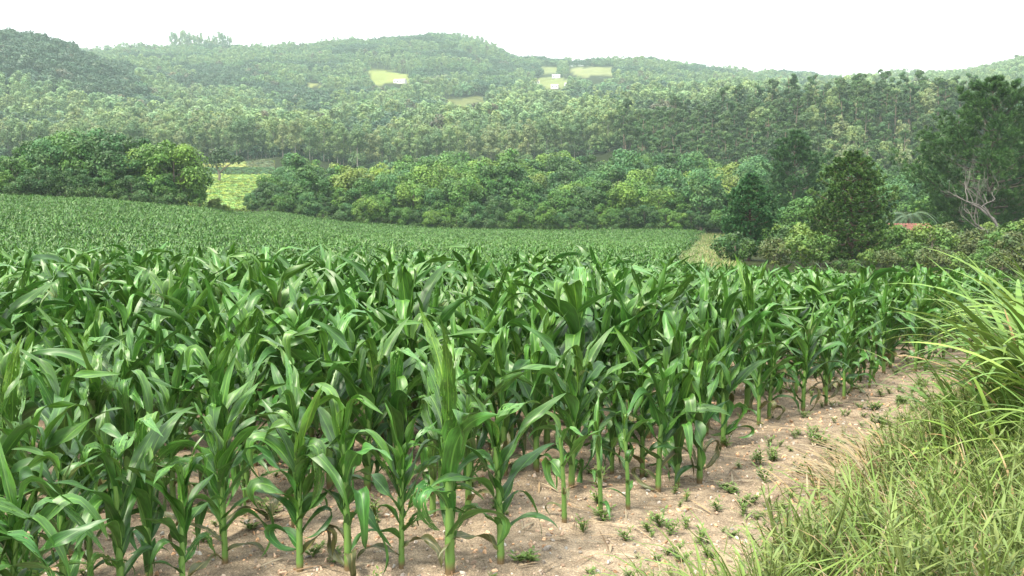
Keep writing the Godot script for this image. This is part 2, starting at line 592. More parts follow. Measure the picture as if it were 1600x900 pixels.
func woods() -> void:
	rng.seed = 101
	# broadleaf crowns of many tones, about 10 m tall
	var tones := [Color(0.05, 0.13, 0.022), Color(0.075, 0.175, 0.028), Color(0.11, 0.22, 0.032), Color(0.038, 0.1, 0.022), Color(0.13, 0.2, 0.035), Color(0.065, 0.155, 0.042), Color(0.19, 0.3, 0.045), Color(0.085, 0.185, 0.026)]
	var words := ["deep green", "mid green", "fresh green", "very dark green", "olive green", "bluish green", "yellow-green", "grassy green"]
	var B := []
	for k in 8:
		B.append(broadleaf(10.0, rng.randf_range(3.8, 5.0), rng.randf_range(0.1, 1.0), 40, 150, 0.44, tones[k]))
	# the belt behind the far edge of the maize, rank after rank up the slope
	var ranks := [[157.0, 3.4, 5.4, "lowest"], [163.0, 6.0, 8.6, "second"], [175.0, 8.0, 10.2, "third"], [186.0, 8.0, 10.5, "fourth"], [200.0, 9.0, 11.0, "fifth"], [216.0, 9.5, 11.5, "sixth"], [236.0, 9.5, 12.0, "topmost"]]
	for ri in ranks.size():
		var r: Array = ranks[ri]
		var px := 408.0 + ri * 9.0 - (14.0 if ri == 0 else 0.0)
		var nth := 0
		while px < 1190.0:
			var h := rng.randf_range(r[1], r[2]) * (rng.randf_range(0.8, 1.25) if ri > 0 else 1.0)
			var d: float = r[0] + rng.randf_range(-3.0, 3.0)
			if px < 460.0:
				h *= 0.8
			var k := rng.randi() % 8
			if k == 6 and rng.randf() < 0.6: k = 1
			if ri <= 1 and k in [4, 6]: k = 3
			nth += 1
			one(B[k], "broadleaf_tree" if h > 5.0 else "bushy_tree", spot(px, d), h / 10.0, "%s tree in the %s rank behind the maize, %s from the yellow field" % [words[k], r[3], ordinal(nth)], "tree", "trees of the belt behind the maize")
			px += h * rng.randf_range(0.42, 0.66) * F / d
	# right side: woods behind the conifers
	ranks = [[118.0, 5.0, 7.5, "nearest"], [138.0, 7.0, 9.5, "second"], [160.0, 8.0, 11.0, "third"], [185.0, 9.0, 12.0, "fourth"], [212.0, 9.0, 12.0, "fifth"], [240.0, 9.0, 12.0, "farthest"]]
	for ri in ranks.size():
		var r: Array = ranks[ri]
		var px := 1165.0 + rng.randf_range(0, 20) + (10.0 if ri == 0 else 0.0)
		var nth := 0
		while px < 1650.0:
			var h := rng.randf_range(r[1], r[2])
			var d: float = r[0] + rng.randf_range(-5.0, 5.0)
			var k: int = [0, 3, 5, 1, 7, 3, 0][rng.randi() % 7]
			nth += 1
			one(B[k], "broadleaf_tree", spot(px, d), h / 10.0, "%s tree in the %s rank past the conifers, %s along" % [words[k], r[3], ordinal(nth)], "tree", "trees of the wood beyond the conifers")
			px += h * rng.randf_range(0.5, 0.75) * F / d
	# the clump on the left above the maize
	var clump := [[-60, 124, 6.8, 3], [-15, 126, 6.0, 0], [22, 122, 5.6, 1], [52, 130, 7.4, 0], [78, 124, 7.2, 5], [100, 133, 9.2, 1], [128, 124, 7.6, 0], [150, 132, 9.0, 5], [178, 126, 8.2, 3], [196, 133, 9.6, 3], [222, 125, 7.2, 0], [246, 127, 7.6, 2], [272, 123, 8.2, 2], [292, 127, 6.6, 1], [306, 124, 4.2, 7], [62, 119, 4.2, 3], [118, 119.5, 4.4, 3], [165, 120, 4.2, 0], [208, 120, 4.0, 3], [258, 120.5, 4.4, 0], [14, 118.5, 3.4, 7], [334, 128, 2.2, 4], [352, 130, 1.7, 4]]
	var nth_c := 0
	for c in clump:
		nth_c += 1
		var what: String = "%s tree of the far left clump, %s from the frame edge" % [words[c[3]], ordinal(nth_c)]
		if c[2] < 5.0: what = "%s bushy tree at the foot of the far left clump, %s along" % [words[c[3]], ordinal(nth_c - 14)]
		one(B[c[3]], "broadleaf_tree", spot(c[0], c[1]), c[2] / 9.0, what, "tree", "trees of the clump at the far left of the maize")
	# a crooked two-headed tree standing alone in the yellow field
	var lone_crown := MB.new()
	var lone_trunk := MB.new()
	lone_trunk.tube([Vector3(0, -0.3, 0), Vector3(0.2, 1.6, 0), Vector3(-0.3, 3.0, 0.1), Vector3(-0.9, 4.2, 0)], [0.3, 0.22, 0.16, 0.08], 7, Color(0.2, 0.17, 0.13))
	lone_trunk.tube([Vector3(0.1, 1.9, 0), Vector3(1.4, 3.0, 0.1), Vector3(2.8, 3.9, 0)], [0.2, 0.14, 0.06], 6, Color(0.2, 0.17, 0.13))
	for q in [[Vector3(-1.0, 3.2, 0), 1.5], [Vector3(-0.7, 4.6, 0.2), 1.1], [Vector3(1.2, 5.0, 0), 1.3], [Vector3(0.9, 5.9, 0.2), 0.9], [Vector3(3.0, 4.2, 0.1), 1.2], [Vector3(3.9, 4.4, 0), 0.8], [Vector3(-1.6, 4.0, 0), 1.0], [Vector3(0.1, 3.9, 0.3), 1.2], [Vector3(2.0, 4.6, -0.2), 1.0], [Vector3(-0.3, 5.4, 0), 0.9]]:
		lobe(lone_crown, q[0], q[1], Vector3.UP, 150, 0.42, Color(0.04, 0.085, 0.025))
	var lone := tree_proto("lone", lone_crown, lone_trunk, M.leaf)
	var lo := copy_of(lone, "crooked_tree", spot(343, 236), 0.0, Vector3.ONE * 1.35)
	tag(lo, "crooked dark tree with a split crown alone in the yellow field", "tree")

	# pines over the hill on the right
	var P := []
	var pt := [Color(0.04, 0.095, 0.024), Color(0.055, 0.115, 0.027), Color(0.034, 0.082, 0.022), Color(0.07, 0.125, 0.034), Color(0.046, 0.105, 0.024)]
	for k in 5:
		P.append(hill_pine(14.0, rng.randf_range(2.9, 4.2), 26, 120, 0.46, pt[k]))
	var gum := []
	var gt := [Color(0.14, 0.22, 0.075), Color(0.18, 0.26, 0.09), Color(0.11, 0.19, 0.07), Color(0.2, 0.25, 0.1)]
	for k in 4:
		gum.append(eucalypt(14.0, rng.randf_range(2.9, 3.8), 26, 90, 0.55, gt[k]))
	var n_pine := 0
	var d_ := 258.0
	var rank_ := 0
	while d_ < 352.0 and n_pine < 290:
		rank_ += 1
		var along_ := 1
		var pale_ := 0
		var px := 972.0 + rng.randf_range(0, 20)
		while px < 1560.0 and n_pine < 290:
			var d := d_ + rng.randf_range(-4, 4)
			var p := spot(px, d)
			# the pines' lower border runs along the slope above the broadleaf wood
			var h := rng.randf_range(10.5, 16.0)
			if px > 990.0 or d > 320.0:
				pale_ += 1
				if px > 1180.0 and px < 1480.0 and rng.randf() < (0.34 if px > 1270.0 else 0.12):
					one(gum[3 if rng.randf() < 0.6 else 1], "slender_tree", p, h / 14.0, "slender pale-trunked tree among the hill's pines, %s from its row's left end in rank %s" % [ordinal(pale_), ordinal(rank_)], "tree", "pale trees among the pines")
				else:
					n_pine += 1
					one(P[rng.randi() % 5], "hill_pine", p, h / 14.0, "dark pine in the %s rank up the right hill, %s along" % [ordinal(rank_), ordinal(along_)], "pine tree", "pines of the right hill", rng.randf_range(1.0, 1.25))
					along_ += 1
			px += rng.randf_range(4.6, 8.4) * F / d
		d_ += 9.0

	# eucalypts of the valley wood nearest to us, each its own tree
	var n_gum := 0
	d_ = 352.0
	rank_ = 0
	while d_ < 420.0 and n_gum < 290:
		rank_ += 1
		var along_ := 0
		var px := -30.0 + rng.randf_range(0, 20)
		while px < 1000.0 and n_gum < 290:
			var d := d_ + rng.randf_range(-4, 4)
			var p := spot(px, d)
			if clearing(p, seen(p), 8.0) < 0 and not (px > 300 and px < 420 and d < 365):
				n_gum += 1
				along_ += 1
				var h := rng.randf_range(11.5, 17.0)
				one(gum[rng.randi() % 4], "eucalyptus_tree", p, h / 14.0, "slim grey-green eucalyptus in the %s rank of the valley wood, %s along" % [ordinal(rank_), ordinal(along_)], "eucalyptus tree", "front eucalyptus trees of the valley wood")
			px += rng.randf_range(4.2, 8.0) * F / d
		d_ += 9.0
	# eucalypts against the sky on the ridge
	for k in 26:
		var px := lerpf(276.0, 366.0, (k + rng.randf_range(-0.3, 0.3)) / 25.0)
		one(gum[k % 4], "ridge_eucalyptus", spot(px, 1385.0 + rng.randf_range(-14, 14)), rng.randf_range(26.0, 36.0) / 14.0 * 0.55, "tall thin eucalyptus against the sky on the far ridge, %s along" % ordinal(k + 1), "eucalyptus tree", "row of tall eucalyptus on the far ridge", 1.75)

	# everything farther: one wood, too many and too small to count
	var coarse := []
	for k in 3:
		coarse.append(leafy_mesh(broadleaf(9.0, 4.9, 0.3, 22, 26, 1.1, Color(0.8, 0.8, 0.8))))
	for k in 2:
		var e := MB.new()
		for q in 20:
			var t := pow(rng.randf(), 0.7)
			var a := rng.randf() * TAU
			var rr := 3.0 * sqrt(maxf(0.06, 1.0 - pow((t - 0.5) / 0.58, 2.0))) * rng.randf_range(0.2, 0.85)
			lobe(e, Vector3(cos(a) * rr, 13.0 * lerpf(0.2, 0.97, t), sin(a) * rr), 1.3, Vector3(cos(a), 0.4, sin(a)), 20, 0.9, tinted(Color(0.8, 0.8, 0.8), 0.2), 0.95)
		e.tube([Vector3(0, -0.5, 0), Vector3(0.1, 6, 0), Vector3(0, 12, 0)], [0.2, 0.15, 0.05], 4, Color(1.2, 0.95, 1.3))
		coarse.append(e.mesh(M.leaf))
	var places := [[], [], [], [], []]
	var colors := [[], [], [], [], []]
	var patch := FastNoiseLite.new()
	patch.seed = 77
	patch.frequency = 0.008
	patch.fractal_octaves = 2
	d_ = 352.0
	while d_ < 1560.0:
		var cell := 7.0 if d_ < 560.0 else (8.0 if d_ < 900.0 else 8.4)
		var x := -0.62 * d_
		while x < 0.62 * d_:
			var px_ := x + rng.randf_range(-0.45, 0.45) * cell
			var d := d_ + rng.randf_range(-0.45, 0.45) * cell
			x += cell
			var p := Vector3(px_, ground(px_, -d), -d)
			var q := seen(p)
			var stand := q.x > 985.0 and d < 500.0
			var nv := patch.get_noise_2d(px_, d)
			var spur := q.x < 215.0 and d > 600.0 and d < 900.0
			var euc := not spur and (nv > 0.05 if d < 700.0 else nv > 0.22)
			if d < 560.0 and q.x < 1000.0:
				euc = nv > -0.2
			if stand:
				euc = false
			if q.x > 1440.0 and d > 800.0:
				euc = true
			var h := rng.randf_range(11.0, 18.0) if euc else rng.randf_range(8.0, 13.5)
			if d < 420.0 and q.x < 1000.0:
				euc = false
				h = rng.randf_range(3.0, 6.0)
				if q.x > 300 and q.x < 425 and d < 365.0:
					continue
			if clearing(p, q, h) >= 0:
				continue
			var k := 3 + rng.randi() % 2 if euc else rng.randi() % 3
			if d > 900.0:
				h *= 0.82
			var sc := h / (13.0 if euc else 9.0)
			var w := sc * rng.randf_range(0.9, 1.25)
			places[k].append(Transform3D(Basis(Vector3.UP, rng.randf() * TAU).scaled_local(Vector3(w, sc, w)), p))
			var base := Color(0.13, 0.24, 0.08)
			if euc:
				base = Color(0.2, 0.31, 0.115)
			elif spur:
				base = Color(0.055, 0.12, 0.055)
			elif nv < -0.1:
				base = Color(0.055, 0.125, 0.055)
			if q.x > 985.0 and d < 500.0:
				base = Color(0.045, 0.105, 0.03)
			if rng.randf() < 0.03:
				base = Color(0.13, 0.13, 0.07)
			colors[k].append(tinted(base, 0.16 if d > 900.0 or spur else 0.26))
		d_ += cell
	var wood := thing("hill_forest", Vector3.ZERO)
	tag(wood, "mixed forest covering the valley sides and the far hills", "forest", "", "stuff")
	for k in 5:
		many("trees", coarse[k], places[k], colors[k], wood)
	print("far trees ", places.map(func(a): return a.size()), " pines ", n_pine, " gums ", n_gum)

	# ----- the conifers and shrubs behind the maize on the right
	var c1 := conifer(7.0, 2.25, 24, 9, 0.14, 17, 17, 0.23, 0.075, Color(0.06, 0.155, 0.052), Color(0.09, 0.045, 0.03), [0, 0.85, 25, 1.0, 60, 0.72, 85, 0.36, 100, 0.1], Color(0.12, 0.08, 0.06))
	tag(copy_of(c1, "conical_conifer", spot(1171, 75), 0.4, Vector3.ONE), "dense dark blue-green conical conifer beside the grass path", "conifer")
	var c2 := conifer(8.6, 3.5, 24, 9, 0.06, 17, 18, 0.27, 0.095, Color(0.08, 0.155, 0.036), Color(0.1, 0.055, 0.03), [0, 0.8, 20, 1.0, 45, 0.88, 65, 0.64, 82, 0.38, 95, 0.15, 100, 0.05], Color(0.13, 0.09, 0.07))
	tag(copy_of(c2, "broad_conifer", spot(1330, 70), 1.4, Vector3.ONE), "broad egg-shaped dark conifer with shaggy tufts behind the maize", "conifer")
	var c3 := conifer(19.6, 9.0, 20, 8, 0.3, 50, 20, 0.58, 0.06, Color(0.055, 0.125, 0.03), Color(0.06, 0.06, 0.03), [0, 0.75, 22, 1.0, 40, 0.84, 60, 0.58, 80, 0.3, 95, 0.08, 100, 0.03], Color(0.13, 0.11, 0.09))
	tag(copy_of(c3, "tall_pine", spot(1545, 102), 0.2, Vector3.ONE), "towering long-needled pine overtopping the wood behind the house roof", "pine tree")
	tag(copy_of(c3, "tall_pine", spot(1650, 112), 2.2, Vector3.ONE * 0.93), "tall long-needled pine cut off by the picture's edge", "pine tree")
	var c4 := conifer(16.2, 5.2, 19, 8, 0.3, 32, 18, 0.52, 0.065, Color(0.055, 0.13, 0.042), Color(0.05, 0.05, 0.03), [0, 0.7, 25, 1.0, 50, 0.75, 75, 0.42, 92, 0.16, 100, 0.04], Color(0.13, 0.11, 0.09))
	tag(copy_of(c4, "mid_pine", spot(1240, 128), 0.7, Vector3.ONE), "dark pyramidal pine between the two dense conifers, standing farther back", "pine tree")

	var bushes := []
	var bt := [Color(0.075, 0.15, 0.025), Color(0.1, 0.175, 0.03), Color(0.05, 0.11, 0.022), Color(0.085, 0.12, 0.035)]
	for k in 4:
		bushes.append(broadleaf(2.6, 1.5, 0.1, 26, 64, 0.2, bt[k]))
	var bl := [
		[1150, 84, 1.9, 2, "dark low shrub at the foot of the conical conifer"], [1222, 72, 3.0, 2, "deep green round shrub right of the conical conifer"], [1252, 66, 2.9, 1, "yellowish-green shrub leaning on the broad conifer"],
		[1284, 66, 2.2, 0, "green shrub under the broad conifer's near side"], [1395, 68, 3.0, 0, "bright leafy shrub right of the broad conifer"], [1398, 82, 3.0, 1, "bright leafy shrub left of the tiled roof"],
		[1420, 64, 1.5, 2, "dark green shrub below the tiled roof"], [1458, 78, 3.0, 1, "light green large-leaved shrub hiding the tiled roof's right side"], [1478, 76, 3.0, 0, "green large-leaved shrub right of the tiled roof"],
		[1500, 66, 2.4, 3, "dull olive shrub below the bare grey tree"], [1440, 60, 1.9, 0, "low green shrub nearest the maize below the roof"], [1525, 70, 2.8, 3, "dull olive shrub under the leafless branches"],
		[1555, 66, 2.6, 0, "soft green shrub in front of the leafless tree"], [1585, 62, 2.7, 3, "olive shrub by the picture's edge"], [1600, 72, 3.6, 1, "tall light shrub at the picture's edge below the pine"], [1475, 58, 1.6, 3, "small olive shrub near the maize"], [1630, 66, 3.0, 0, "green shrub past the picture's edge"],
		[1540, 58, 1.8, 0, "small green shrub nearest the maize under the leafless tree"], [1205, 92, 3.6, 2, "dark shrub behind the conical conifer"], [1370, 74, 2.4, 2, "dark shrub in the broad conifer's shade"]]
	for b in bl:
		one(bushes[b[3]], "shrub", spot(b[0], b[1]), b[2] / 2.6, b[4], "shrub", "shrubs behind the maize on the right")

	var nth_s := 0
	for row in [[90.0, 2.4, 3.4, "rear", 1215.0], [78.0, 2.2, 3.0, "middle", 1385.0], [64.0, 1.6, 2.3, "forward", 1400.0], [53.0, 1.3, 1.8, "foremost", 1420.0], [60.0, 1.2, 1.9, "near", 1150.0]]:
		var sx: float = row[4]
		nth_s = 0
		while sx < (1400.0 if row[3] == "near" else 1700.0):
			nth_s += 1
			var hs := rng.randf_range(row[1], row[2]) * rng.randf_range(0.65, 1.45)
			var kb := rng.randi() % 4
			if sx > 1398.0 and sx < 1452.0:
				hs *= 0.62
			one(bushes[kb], "shrub", spot(sx, row[0] + rng.randf_range(-4, 4)), hs / 2.6, "%s shrub in the %s line behind the maize, %s from the grass path" % [["green", "light green", "deep green", "olive"][kb], row[3], ordinal(nth_s)], "shrub", "shrubs behind the maize on the right")
			sx += hs * rng.randf_range(0.7, 1.1) * F / row[0]

	for row in [[118.5, -40.0, 312.0, 1.9, 3.4, "foot of the far left clump"], [154.5, 415.0, 1080.0, 1.6, 3.2, "foot of the belt behind the maize"]]:
		var ux: float = row[1]
		nth_s = 0
		while ux < row[2]:
			nth_s += 1
			var hu := rng.randf_range(row[3], row[4])
			one(bushes[2 if rng.randf() < 0.7 else 0], "undergrowth_bush", spot(ux, row[0] + rng.randf_range(-1, 1.5)), hu / 2.6, "low bush at the %s, %s along" % [row[5], ordinal(nth_s)], "bush", "bushes at the trees' feet")
			ux += hu * rng.randf_range(0.5, 0.9) * F / row[0]

	# bare grey tree
	var bare := MB.new()
	var twigs := MB.new()
	_branch(bare, twigs, Vector3(0, -0.3, 0), Vector3(0.1, 1, 0).normalized(), 2.5, 0.12, 0)
	var tree := thing("bare_tree", spot(1568, 84))
	tree.scale = Vector3.ONE * 1.75
	bare.smooth(); twigs.smooth()
	put("trunk", bare.mesh(M.bark), tree)
	put("twigs", twigs.mesh(M.bark), tree)
	tag(tree, "leafless grey tree with tangled branches below the tall pine", "tree")
	var bare2 := MB.new()
	_branch(bare2, bare2, Vector3(0, -0.3, 0), Vector3(0.5, 0.8, 0).normalized(), 1.7, 0.1, 0)
	bare2.smooth()
	var fallen := put("dead_branches", bare2.mesh(M.bark))
	fallen.position = spot(1512, 80)
	fallen.scale = Vector3.ONE * 0.8
	tag(fallen, "leaning dead grey branches left of the leafless tree", "dead tree")

	# palm
	var palm := thing("palm_tree", spot(1421, 99))
	var pm := MB.new()
	pm.tube([Vector3(0, -0.3, 0), Vector3(0.05, 1.5, 0), Vector3(0, 3.1, 0)], [0.2, 0.16, 0.15], 8, Color(0.2, 0.16, 0.12))
	pm.smooth()
	put("trunk", pm.mesh(M.bark), palm)
	palm.scale = Vector3.ONE * 1.35
	for k in 17:
		var fm := MB.new()
		var g := TAU * k / 17.0 + rng.randf_range(-0.15, 0.15)
		var out := Vector3(cos(g), 0, sin(g))
		var lift := rng.randf_range(0.3, 1.3)
		var spine := []
		var sr := []
		for i in 7:
			var t := i / 6.0
			spine.append(Vector3(0, 3.1, 0) + out * 2.1 * t + Vector3(0, lift * t * 1.6 - 2.4 * t * t, 0))
			sr.append(lerpf(0.02, 0.005, t))
		fm.tube(spine, sr, 4, Color(0.1, 0.14, 0.06))
		for i in 26:
			var t := 0.12 + 0.86 * i / 25.0
			var at := Vector3(0, 3.1, 0) + out * 2.1 * t + Vector3(0, lift * t * 1.6 - 2.4 * t * t, 0)
			for s in [-1.0, 1.0]:
				var dir: Vector3 = (out.cross(Vector3.UP) * s + out * 0.6 + Vector3(0, -0.45, 0)).normalized()
				fm.leaf(at + dir * 0.22, dir, Vector3.UP, 0.5, 0.085, tinted(Color(0.075, 0.125, 0.065), 0.15))
		put("frond", fm.mesh(M.leaf), palm)
	tag(palm, "small grey-green palm with arching fronds above the tiled roof", "palm tree")

func _branch(mb: MB, fine: MB, at: Vector3, dir: Vector3, len_: float, rad: float, lvl: int) -> void:
	var bark := Color(0.13, 0.12, 0.108)
	var pts := [at]
	var rr := [rad]
	var d := dir
	for i in 4:
		d = (d + rand_dir() * 0.28 + Vector3(0, 0.05, 0)).normalized()
		pts.append(pts[-1] + d * len_ / 4.0)
		rr.append(rad * lerpf(1.0, 0.55, (i + 1) / 4.0))
	(mb if lvl < 2 else fine).tube(pts, rr, 6 if lvl < 2 else 4, bark)
	if lvl == 5:
		return
	var kids := 3 if lvl < 2 else 2 + rng.randi() % 2
	for k in kids:
		var s: Vector3 = pts[2 + k % 3]
		_branch(mb, fine, s, (d + rand_dir() * 0.85 + Vector3(0, 0.4, 0)).normalized(), len_ * rng.randf_range(0.55, 0.8), rad * 0.55, lvl + 1)

# ------------------------------------------------------------------ houses
func house(called: String, at: Vector3, turn: float, w: float, dep: float, wall_h: float, roof_h: float, wall_c: Color, roof_c: Color, label: String) -> void:
	var o := thing(called, at, turn)
	var wm := MB.new()
	wm.box(Vector3(-w / 2, -0.8, -dep / 2), Vector3(w / 2, wall_h, dep / 2), wall_c)
	for s in [-1.0, 1.0]:
		var k := wm.vert(Vector3(s * w / 2, wall_h, -dep / 2), wall_c)
		wm.vert(Vector3(s * w / 2, wall_h, dep / 2), wall_c)
		wm.vert(Vector3(s * w / 2, wall_h + roof_h, 0), wall_c)
		wm.tri(k, k + 1, k + 2)
	put("wall", wm.mesh(M.plain), o)
	var run := sqrt(pow(dep / 2 + 0.35, 2) + roof_h * roof_h)
	var rise := atan2(roof_h, dep / 2)
	for s in [-1.0, 1.0]:
		var rm := MB.new()
		var courses := int(run / 0.34)
		var across_n := int((w + 0.6) / 0.3)
		var zdir := Vector3(0, -sin(rise), cos(rise) * s)
		var ndir := Vector3(0, cos(rise), sin(rise) * s)
		for i in courses:
			for k in across_n:
				var c := tinted(roof_c, 0.14)
				var top := Vector3(-w / 2 - 0.3 + (k + 0.5) * 0.3, wall_h + roof_h + 0.1, 0) + zdir * (i * 0.34) + ndir * 0.03
				var pts := []
				for e in 2:
					for q in 3:
						pts.append(rm.vert(top + zdir * (0.38 * e) + ndir * ([0.0, 0.07, 0.0][q] + 0.02 * e) + Vector3([-0.15, 0.0, 0.15][q], 0, 0), c))
				rm.quad(pts[0], pts[1], pts[4], pts[3])
				rm.quad(pts[1], pts[2], pts[5], pts[4])
		var part := put("roof_tiles", rm.mesh(M.plain), o)
		part.set_meta("kind", "stuff")
	var wins := int(w / 2.6)
	for k in wins:
		var gm := MB.new()
		var x := -w / 2 + w * (k + 0.5) / wins
		gm.box(Vector3(x - 0.5, 0.9, dep / 2 + 0.01), Vector3(x + 0.5, 2.0, dep / 2 + 0.05), Color(0.05, 0.06, 0.07))
		put("window", gm.mesh(M.plain), o)
	tag(o, label, "house")

func houses() -> void:
	rng.seed = 404
	var p := spot(1420, 94)
	p.y = EYE + 94.0 * slope(351.5) - 3.0
	house("tiled_house", p, 0.06, 3.6, 4.2, 2.0, 1.0, Color(0.5, 0.42, 0.36), Color(0.17, 0.075, 0.055), "small house with a terracotta tiled roof half hidden by shrubs")
	for h in [[627, 129.5, 1040.0, 12.0, Color(0.62, 0.58, 0.55), Color(0.5, 0.4, 0.37), "long white farmhouse at the foot of the bright hillside meadow"], [836, 131, 1080.0, 8.0, Color(0.6, 0.57, 0.54), Color(0.5, 0.36, 0.32), "pale farmhouse left of the group below the ridge pastures"], [868, 122, 1180.0, 9.0, Color(0.6, 0.6, 0.6), Color(0.5, 0.5, 0.5), "grey-roofed farm building uppermost of the group below the ridge"], [866, 138, 1080.0, 7.5, Color(0.6, 0.58, 0.55), Color(0.5, 0.4, 0.36), "small white house lowest of the group below the ridge"], [886, 136, 1080.0, 6.0, Color(0.62, 0.62, 0.62), Color(0.5, 0.5, 0.52), "little white shed right of the group below the ridge"]]:
		# find where the line of sight meets the hillside near that distance
		var best := spot(h[0], h[2])
		var off := 1e9
		for k in 120:
			var q := spot(h[0], 780.0 + k * 5.0)
			var e := absf(seen(q).y - h[1])
			if e < off:
				off = e
				best = q
		house("farmhouse", best, rng.randf_range(-0.3, 0.3), h[3], 6.0, 2.6, 1.6, h[4], h[5], h[6])

# ------------------------------------------------------------------ maize
# one strap leaf from the stalk: arching midrib, folded blade, rippled edges
func strap(mb: MB, at: Vector3, az: float, rise0: float, drop: float, len_: float, wid: float, fold: float, ripple: float, twist: float, seg: int, half: int, col: Color, sway := 0.0, kink := 0.0, kink_at := 0.5) -> void:
	var p := at
	var ph := rng.randf() * TAU
	var fr := rng.randf_range(9.0, 15.0)
	var first := mb.v.size()
	var w := half * 2 + 1
	var a := az
	var bite := 0.0
	for i in seg + 1:
		var t := float(i) / seg
		var e := rise0 - drop * pow(t, 1.35) - kink * smoothstep(kink_at - 0.1, kink_at + 0.1, t)
		a += sway / seg
		var fwd := Vector3(cos(a) * cos(e), sin(e), sin(a) * cos(e))
		var side := Vector3(-sin(a), 0, cos(a))
		var up := fwd.cross(side) * -1.0
		var tw := twist * t * t
		var s2 := side * cos(tw) + up * sin(tw)
		var u2 := up * cos(tw) - side * sin(tw)
		var prof := minf(1.0, 0.5 + 2.4 * t) * pow(maxf(0.0, 1.0 - pow(t, 2.4)), 0.85)
		var ww := wid * 0.5 * maxf(prof, 0.02)
		for k in w:
			var s := (k - half) / float(half)
			var edge_ := absf(s)
			var lift := fold * (1.0 - 0.75 * t) * edge_ * ww
			lift += ripple * edge_ * edge_ * ww * sin(fr * t + ph + (1.7 if s > 0.0 else 0.0))
			mb.vert(p + s2 * s * ww * sqrt(maxf(0.05, 1.0 - 0.3 * fold * fold * edge_ * (1.0 - t))) + u2 * lift, col, Vector2(0.5 + 0.5 * s, t))
		p += fwd * len_ / seg
	for i in seg:
		for k in w - 1:
			var q := first + i * w + k
			mb.quad(q, q + 1, q + w + 1, q + w)

# a maize plant of the given height (metres); returns [Node3D, merged mesh]
func maize(h: float, leaves: int, seg: int, half: int, vigor: float, hero := false) -> Array:
	var o := Node3D.new()
	o.name = "maize"
	var all := MB.new()
	var stem := h * 0.66
	var st := MB.new()
	var lean := rand_dir() * 0.05 * h
	lean.y = 0
	var pts := []
	var rr := []
	var nodes := 9
	for i in nodes * 2 + 1:
		var t := i / float(nodes * 2)
		pts.append(Vector3(0, -0.02 + t * stem, 0) + lean * t * t)
		rr.append(h * lerpf(0.0185, 0.0105, t) * (1.12 if i % 2 == 0 else 1.0))
	var sc := Color(0.13, 0.24, 0.055)
	st.tube(pts, rr, 8, sc)
	for i in 16:
		st.c[i] = Color(0.16, 0.11, 0.055)
	st.smooth()
	put("stalk", st.mesh(M.stalk), o)
	for i in st.uv.size():
		st.uv[i] = Vector2(0.2, 0.3)
		st.c[i] = Color(0.12, 0.25, 0.06)
	all.merge(st)
	var plane := rng.randf() * TAU
	var habit := rng.randf_range(-0.12, 0.2)
	for k in leaves:
		var t := float(k) / (leaves - 1)
		var y := stem * lerpf(0.1, 1.0, pow(t, 0.85))
		var az := plane + (PI if k % 2 else 0.0) + rng.randf_range(-0.5, 0.5)
		var big := sin(PI * clampf(0.14 + 0.72 * t, 0, 1))
		var len_ := h * (0.2 + 0.36 * big) * rng.randf_range(0.85, 1.2) * vigor
		var wid := h * (0.032 + 0.042 * big) * rng.randf_range(0.85, 1.2) * vigor
		var rise0 := lerpf(0.8, 1.47, pow(t, 0.6)) + rng.randf_range(-0.2, 0.1) + habit * (1.0 - t)
		var kink := 0.0
		var drop := lerpf(1.9, 0.5, t) * rng.randf_range(0.5, 1.7)
		if rng.randf() < 0.5:
			kink = rng.randf_range(0.8, 2.3)
		if t > 0.88:
			rise0 = rng.randf_range(1.2, 1.52)
			drop = rng.randf_range(0.05, 0.9) + (1.2 if rng.randf() < 0.25 else 0.0)
		var col := tinted(Color(0.112, 0.255, 0.05).lerp(Color(0.19, 0.35, 0.052), t * t), 0.26)
		if k <= 1 and rng.randf() < 0.45:
			col = tinted(Color(0.28, 0.22, 0.1), 0.2)
		var lm := MB.new()
		var at := Vector3(0, y, 0) + lean * pow(y / stem, 2.0)
		strap(lm, at, az, rise0, drop, len_, wid, rng.randf_range(0.3, 0.7) + (0.4 if t > 0.85 else 0.0), rng.randf_range(0.25, 1.0), rng.randf_range(-2.2, 2.2), seg, half, col, rng.randf_range(-0.9, 0.9), kink, rng.randf_range(0.25, 0.7))
		lm.smooth()
		all.merge(lm)
		put("leaf", lm.mesh(M.torn if rng.randf() < 0.3 else M.blade), o)
	if rng.randf() < 0.4:
		# the shredded, bleached whorl that the insects left
		for k in 4:
			var wm := MB.new()
			strap(wm, Vector3(0, stem * 0.97, 0) + lean, rng.randf() * TAU, rng.randf_range(1.2, 1.5), rng.randf_range(0.2, 2.4), h * rng.randf_range(0.12, 0.26), h * rng.randf_range(0.012, 0.028), 0.3, 0.8, 2.0, 8, 1, tinted(Color(0.42, 0.46, 0.2), 0.25))
			wm.smooth()
			all.merge(wm)
			put("torn_whorl", wm.mesh(M.blade), o)
	var high := 0.0
	for q in all.v:
		high = maxf(high, q.y)
	for part in o.get_children():
		var am: ArrayMesh = part.mesh
		var ar := am.surface_get_arrays(0)
		for i in ar[Mesh.ARRAY_VERTEX].size():
			ar[Mesh.ARRAY_VERTEX][i] *= h / high
		var scaled := ArrayMesh.new()
		scaled.add_surface_from_arrays(Mesh.PRIMITIVE_TRIANGLES, ar)
		scaled.surface_set_material(0, am.surface_get_material(0))
		part.mesh = scaled
	for i in all.v.size():
		all.v[i] *= h / high
	all.smooth()
	return [o, all.mesh(M.blade)]

